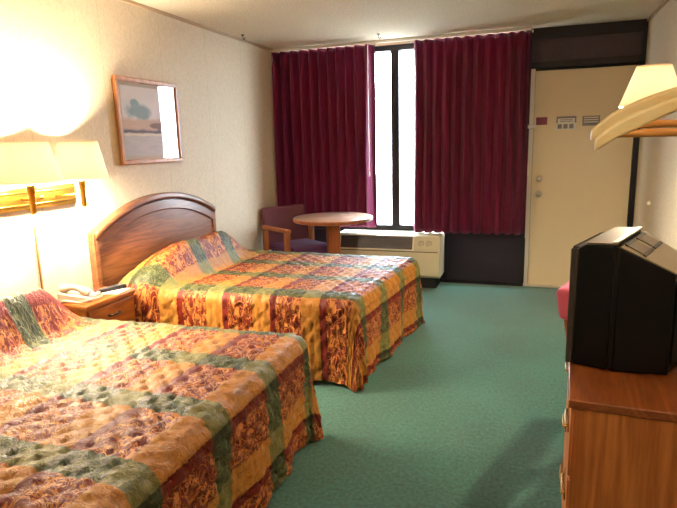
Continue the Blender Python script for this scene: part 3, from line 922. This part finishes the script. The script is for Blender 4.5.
for k in range(n + 1):
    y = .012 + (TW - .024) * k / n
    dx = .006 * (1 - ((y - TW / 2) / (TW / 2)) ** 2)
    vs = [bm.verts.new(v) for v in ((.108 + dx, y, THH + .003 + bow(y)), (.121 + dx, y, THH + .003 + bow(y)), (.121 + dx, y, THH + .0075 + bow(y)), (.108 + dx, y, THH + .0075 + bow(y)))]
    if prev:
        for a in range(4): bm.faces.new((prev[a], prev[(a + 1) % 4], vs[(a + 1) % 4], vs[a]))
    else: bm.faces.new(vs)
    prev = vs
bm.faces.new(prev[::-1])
obj('bezel_ridge', bm, plain('tv_ridge_reflection', (190, 178, 146), .35), bz)  # pale strip paints the bright reflection along the top's rear rim
# sloped top sheet and two vents, reflected room light painted into their pale colours
def topz(x): return THH - .006 - (x - .129) / .139 * .072
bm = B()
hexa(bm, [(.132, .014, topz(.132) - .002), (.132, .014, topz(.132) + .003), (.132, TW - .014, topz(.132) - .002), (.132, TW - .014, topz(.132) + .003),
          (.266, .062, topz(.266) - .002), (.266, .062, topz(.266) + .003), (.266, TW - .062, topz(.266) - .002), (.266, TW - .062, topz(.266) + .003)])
obj('top_sheet', bm, plain('tv_sheet_reflection', (168, 158, 130), .4, 0, .1, 300), cab)
for ya, yb in ((.055, .165), (.195, .305)):
    bm = B()
    hexa(bm, [(.142, ya, topz(.142) + .003), (.142, ya, topz(.142) + .006), (.142, yb, topz(.142) + .003), (.142, yb, topz(.142) + .006),
              (.182, ya + .006, topz(.182) + .003), (.182, ya + .006, topz(.182) + .006), (.182, yb - .006, topz(.182) + .003), (.182, yb - .006, topz(.182) + .006)])
    obj('vent', bm, plain('tv_vent_reflection', (118, 108, 88), .6), cab)  # vent colour lightened with the same painted reflection
    for xa in (.134, .183):
        bm = B()
        hexa(bm, [(xa, ya - .004, topz(xa) + .003), (xa, ya - .004, topz(xa) + .007), (xa, yb + .004, topz(xa) + .003), (xa, yb + .004, topz(xa) + .007),
                  (xa + .008, ya - .004, topz(xa + .008) + .003), (xa + .008, ya - .004, topz(xa + .008) + .007), (xa + .008, yb + .004, topz(xa + .008) + .003), (xa + .008, yb + .004, topz(xa + .008) + .007)])
        obj('vent_slot', bm, M_black, cab)
bm = B()
tube(bm, [(.38, .18, .10), (.42, .16, .07), (.44, .10, .02), (.46, -.02, .007), (.44, -.10, .007), (.50, -.16, .007)], .005, 8)
obj('power_cord', bm, M_black, r, smooth=True)
for yy in (.04, TW - .07):
    obj('foot', box(B(), (.04, yy, 0), (.11, yy + .03, .01)), M_black, r)

# ------------------------------------------------------------------ wooden hangers on a garment rail
def hanger(label, tip, yaw, mid_dx, rise, zrod, thick=.013):
    """tip: room position of the visible end; the bow rises from there to the neck and falls to the other end"""
    hw = mid_dx
    neck = Vector((hw, 0, rise))
    r = thing('clothes_hanger', label, 'hanger', tip, yaw, world=False, group='wooden clothes hangers')
    bm = B(); n = 26; prev = None
    for k in range(n + 1):
        q = -1 + 2 * k / n
        x = hw + q * hw
        a = abs(q)
        zc = rise * (1 - a ** 1.45) - .008 * sstep(.85, 1, a)
        hh = (.0075 + .0075 * sstep(.1, .75, a)) * (1 - .25 * a ** 8)
        dy = .020 * a * a
        th = thick * (1 - .35 * a)
        vs = [bm.verts.new(v) for v in ((x, -th - dy, zc - hh), (x, th - dy, zc - hh), (x, th - dy, zc + hh * .8), (x, -dy, zc + hh), (x, -th - dy, zc + hh * .8))]
        if prev:
            for i in range(5): bm.faces.new((prev[i], prev[(i + 1) % 5], vs[(i + 1) % 5], vs[i]))
        else: bm.faces.new(vs)
        prev = vs
    bm.faces.new(prev[::-1])
    obj('shoulder_bow', bm, M_hanger, r, bevel=.004, seg=3)
    bm = B(); zb = .010
    tube(bm, [(.032, -.012, zb), (hw, -.006, zb - .001), (2 * hw - .032, -.012, zb)], .0068, 12)
    obj('trouser_bar', bm, wood('amber_wood_bar', (206, 132, 62), (236, 170, 92), 'x', .35), r, smooth=True)
    bm = B(); zr = zrod - tip[2]
    pts = [(hw, 0, rise - .02), (hw, 0, zr - .055)]
    for k in range(13):
        a = -PI / 2 - .15 + k / 12 * 1.35 * PI
        pts.append((hw + .021 * math.cos(a) * 1.0, 0, zr - .007 + .021 * math.sin(a) * -1 * -1))
    pts = [(hw, 0, rise - .02), (hw, 0, zr - .05)] + [(hw + .020 * math.sin(a), 0, zr - .006 - .020 * math.cos(a)) for a in [math.radians(d) for d in range(20, 261, 20)]]
    tube(bm, pts, .0022, 8)
    obj('hook', bm, M_chrome, r, smooth=True)
    return r
ZR = 1.66
hanger('blond wooden clothes hanger hanging in front of the other one, nearest the camera', (.105, 1.08, 1.424), math.radians(-3), .215, .080, ZR)
hanger('second blond wooden clothes hanger just behind the nearest one', (.104, 1.165, 1.440), math.radians(2), .22, .083, ZR)
r = thing('garment_rail', 'metal garment rail fixed to the right-hand wall, holding the wooden hangers', 'rail', (XR, .9, ZR))
bm = B(); tube(bm, [(.322, .55, ZR - .006), (.322, 1.20, ZR - .006)], .0095, 14); obj('rod', bm, M_chrome, r, smooth=True)
for yy in (.60, 1.02):
    bm = B(); tube(bm, [(.322, yy, ZR - .006), (.322, yy, ZR + .05), (.36, yy, ZR + .07), (XR - .004, yy, ZR + .07)], .008, 10)
    lathe(bm, [(.03, -.001), (.03, -.008), (.012, -.012)], (XR, yy, ZR + .07), 20, 'x'); obj('bracket', bm, M_chrome, r, smooth=True)

# ------------------------------------------------------------------ wall lamp on the right
r = thing('wall_lamp', 'wall lamp with one glowing white shade above the television, behind the hangers', 'lamp', (XR, 3.3, 1.46))
LC = (.575, 3.3)
bm = B(); lathe(bm, [(.06, -.001), (.06, -.012), (.05, -.02), (.02, -.026)], (XR, 3.3, 1.47), 32, 'x'); obj('back_plate', bm, M_brass, r, smooth=True)
bm = B(); tube(bm, [(XR - .02, 3.3, 1.47), (.75, 3.3, 1.47), (LC[0], 3.3, 1.47)], .008, 12); obj('arm', bm, M_railwhite, r, smooth=True)
lamp_head(r, LC, 1.578, 1.775, .148, .08, 1.452, 1.535, .8)
# white button door stop on the wall
bm = B(); lathe(bm, [(.018, 0), (.018, -.008), (.013, -.02), (.004, -.024)], (XR, 4.98, .905), 20, 'x')
tag(obj('door_stop', bm, M_railwhite, smooth=True), 'small white button door stop on the wall right of the door', 'door stop')

# added fill light: an unseen globe fixture on the ceiling above the viewpoint
r = thing('ceiling_fill_light', 'added round white globe fill light, unseen on the ceiling above the viewpoint', 'ceiling light', (-.05, .15, H))
bm = B(); lathe(bm, [(.11, 0), (.11, -.02), (.09, -.035), (.07, -.04)], (-.05, .15, H), 32); obj('base', bm, M_railwhite, r, smooth=True)
bm = B(); lathe(bm, [(.07, -.04), (.12, -.07), (.145, -.12), (.13, -.175), (.08, -.21), (.01, -.222)], (-.05, .15, H), 32); obj('globe', bm, M_globe, r, smooth=True)

# ------------------------------------------------------------------ lights
# sky light gathered at the window
ld = bpy.data.lights.new('window_sky_portal', 'AREA'); ld.shape = 'RECTANGLE'; ld.size = WX1 - WX0; ld.size_y = WZ1 - WZ0
ld.cycles.is_portal = True
lo = bpy.data.objects.new('window_sky_portal', ld); lo.location = ((WX0 + WX1) / 2, YB + .14, (WZ0 + WZ1) / 2); lo.rotation_euler = (-PI / 2, 0, 0); COL.objects.link(lo)

wd = bpy.data.worlds.new('overcast_sky'); S.world = wd; wd.use_nodes = True
bg = wd.node_tree.nodes['Background']; bg.inputs[0].default_value = (.74, .88, 1.0, 1); bg.inputs[1].default_value = 44.0

# ------------------------------------------------------------------ camera
cd = bpy.data.cameras.new('camera'); co_ = bpy.data.objects.new('camera', cd); COL.objects.link(co_)
fpx, pitch, yaw, roll = 557.82, .194381, .331001, -.026814
fwd = Vector((-math.sin(yaw) * math.cos(pitch), math.cos(yaw) * math.cos(pitch), -math.sin(pitch)))
rt = Vector((math.cos(yaw), math.sin(yaw), 0)); up = rt.cross(fwd)
r2 = math.cos(roll) * rt + math.sin(roll) * up; u2 = -math.sin(roll) * rt + math.cos(roll) * up
Mx = Matrix((r2, u2, -fwd)).transposed().to_4x4(); Mx.translation = CAM
co_.matrix_world = Mx
cd.sensor_fit = 'HORIZONTAL'; cd.sensor_width = 36; cd.lens = fpx / 677 * 36; cd.clip_start = .05
S.camera = co_
S.view_settings.view_transform = 'Standard'; S.view_settings.look = 'None'; S.view_settings.gamma = 1.0
S.view_settings.use_curve_mapping = False; S.view_settings.exposure = 0.42
S.cycles.use_denoising = True
S.cycles.max_bounces = 10; S.cycles.diffuse_bounces = 5; S.cycles.transparent_max_bounces = 12
S.cycles.sample_clamp_indirect = 6
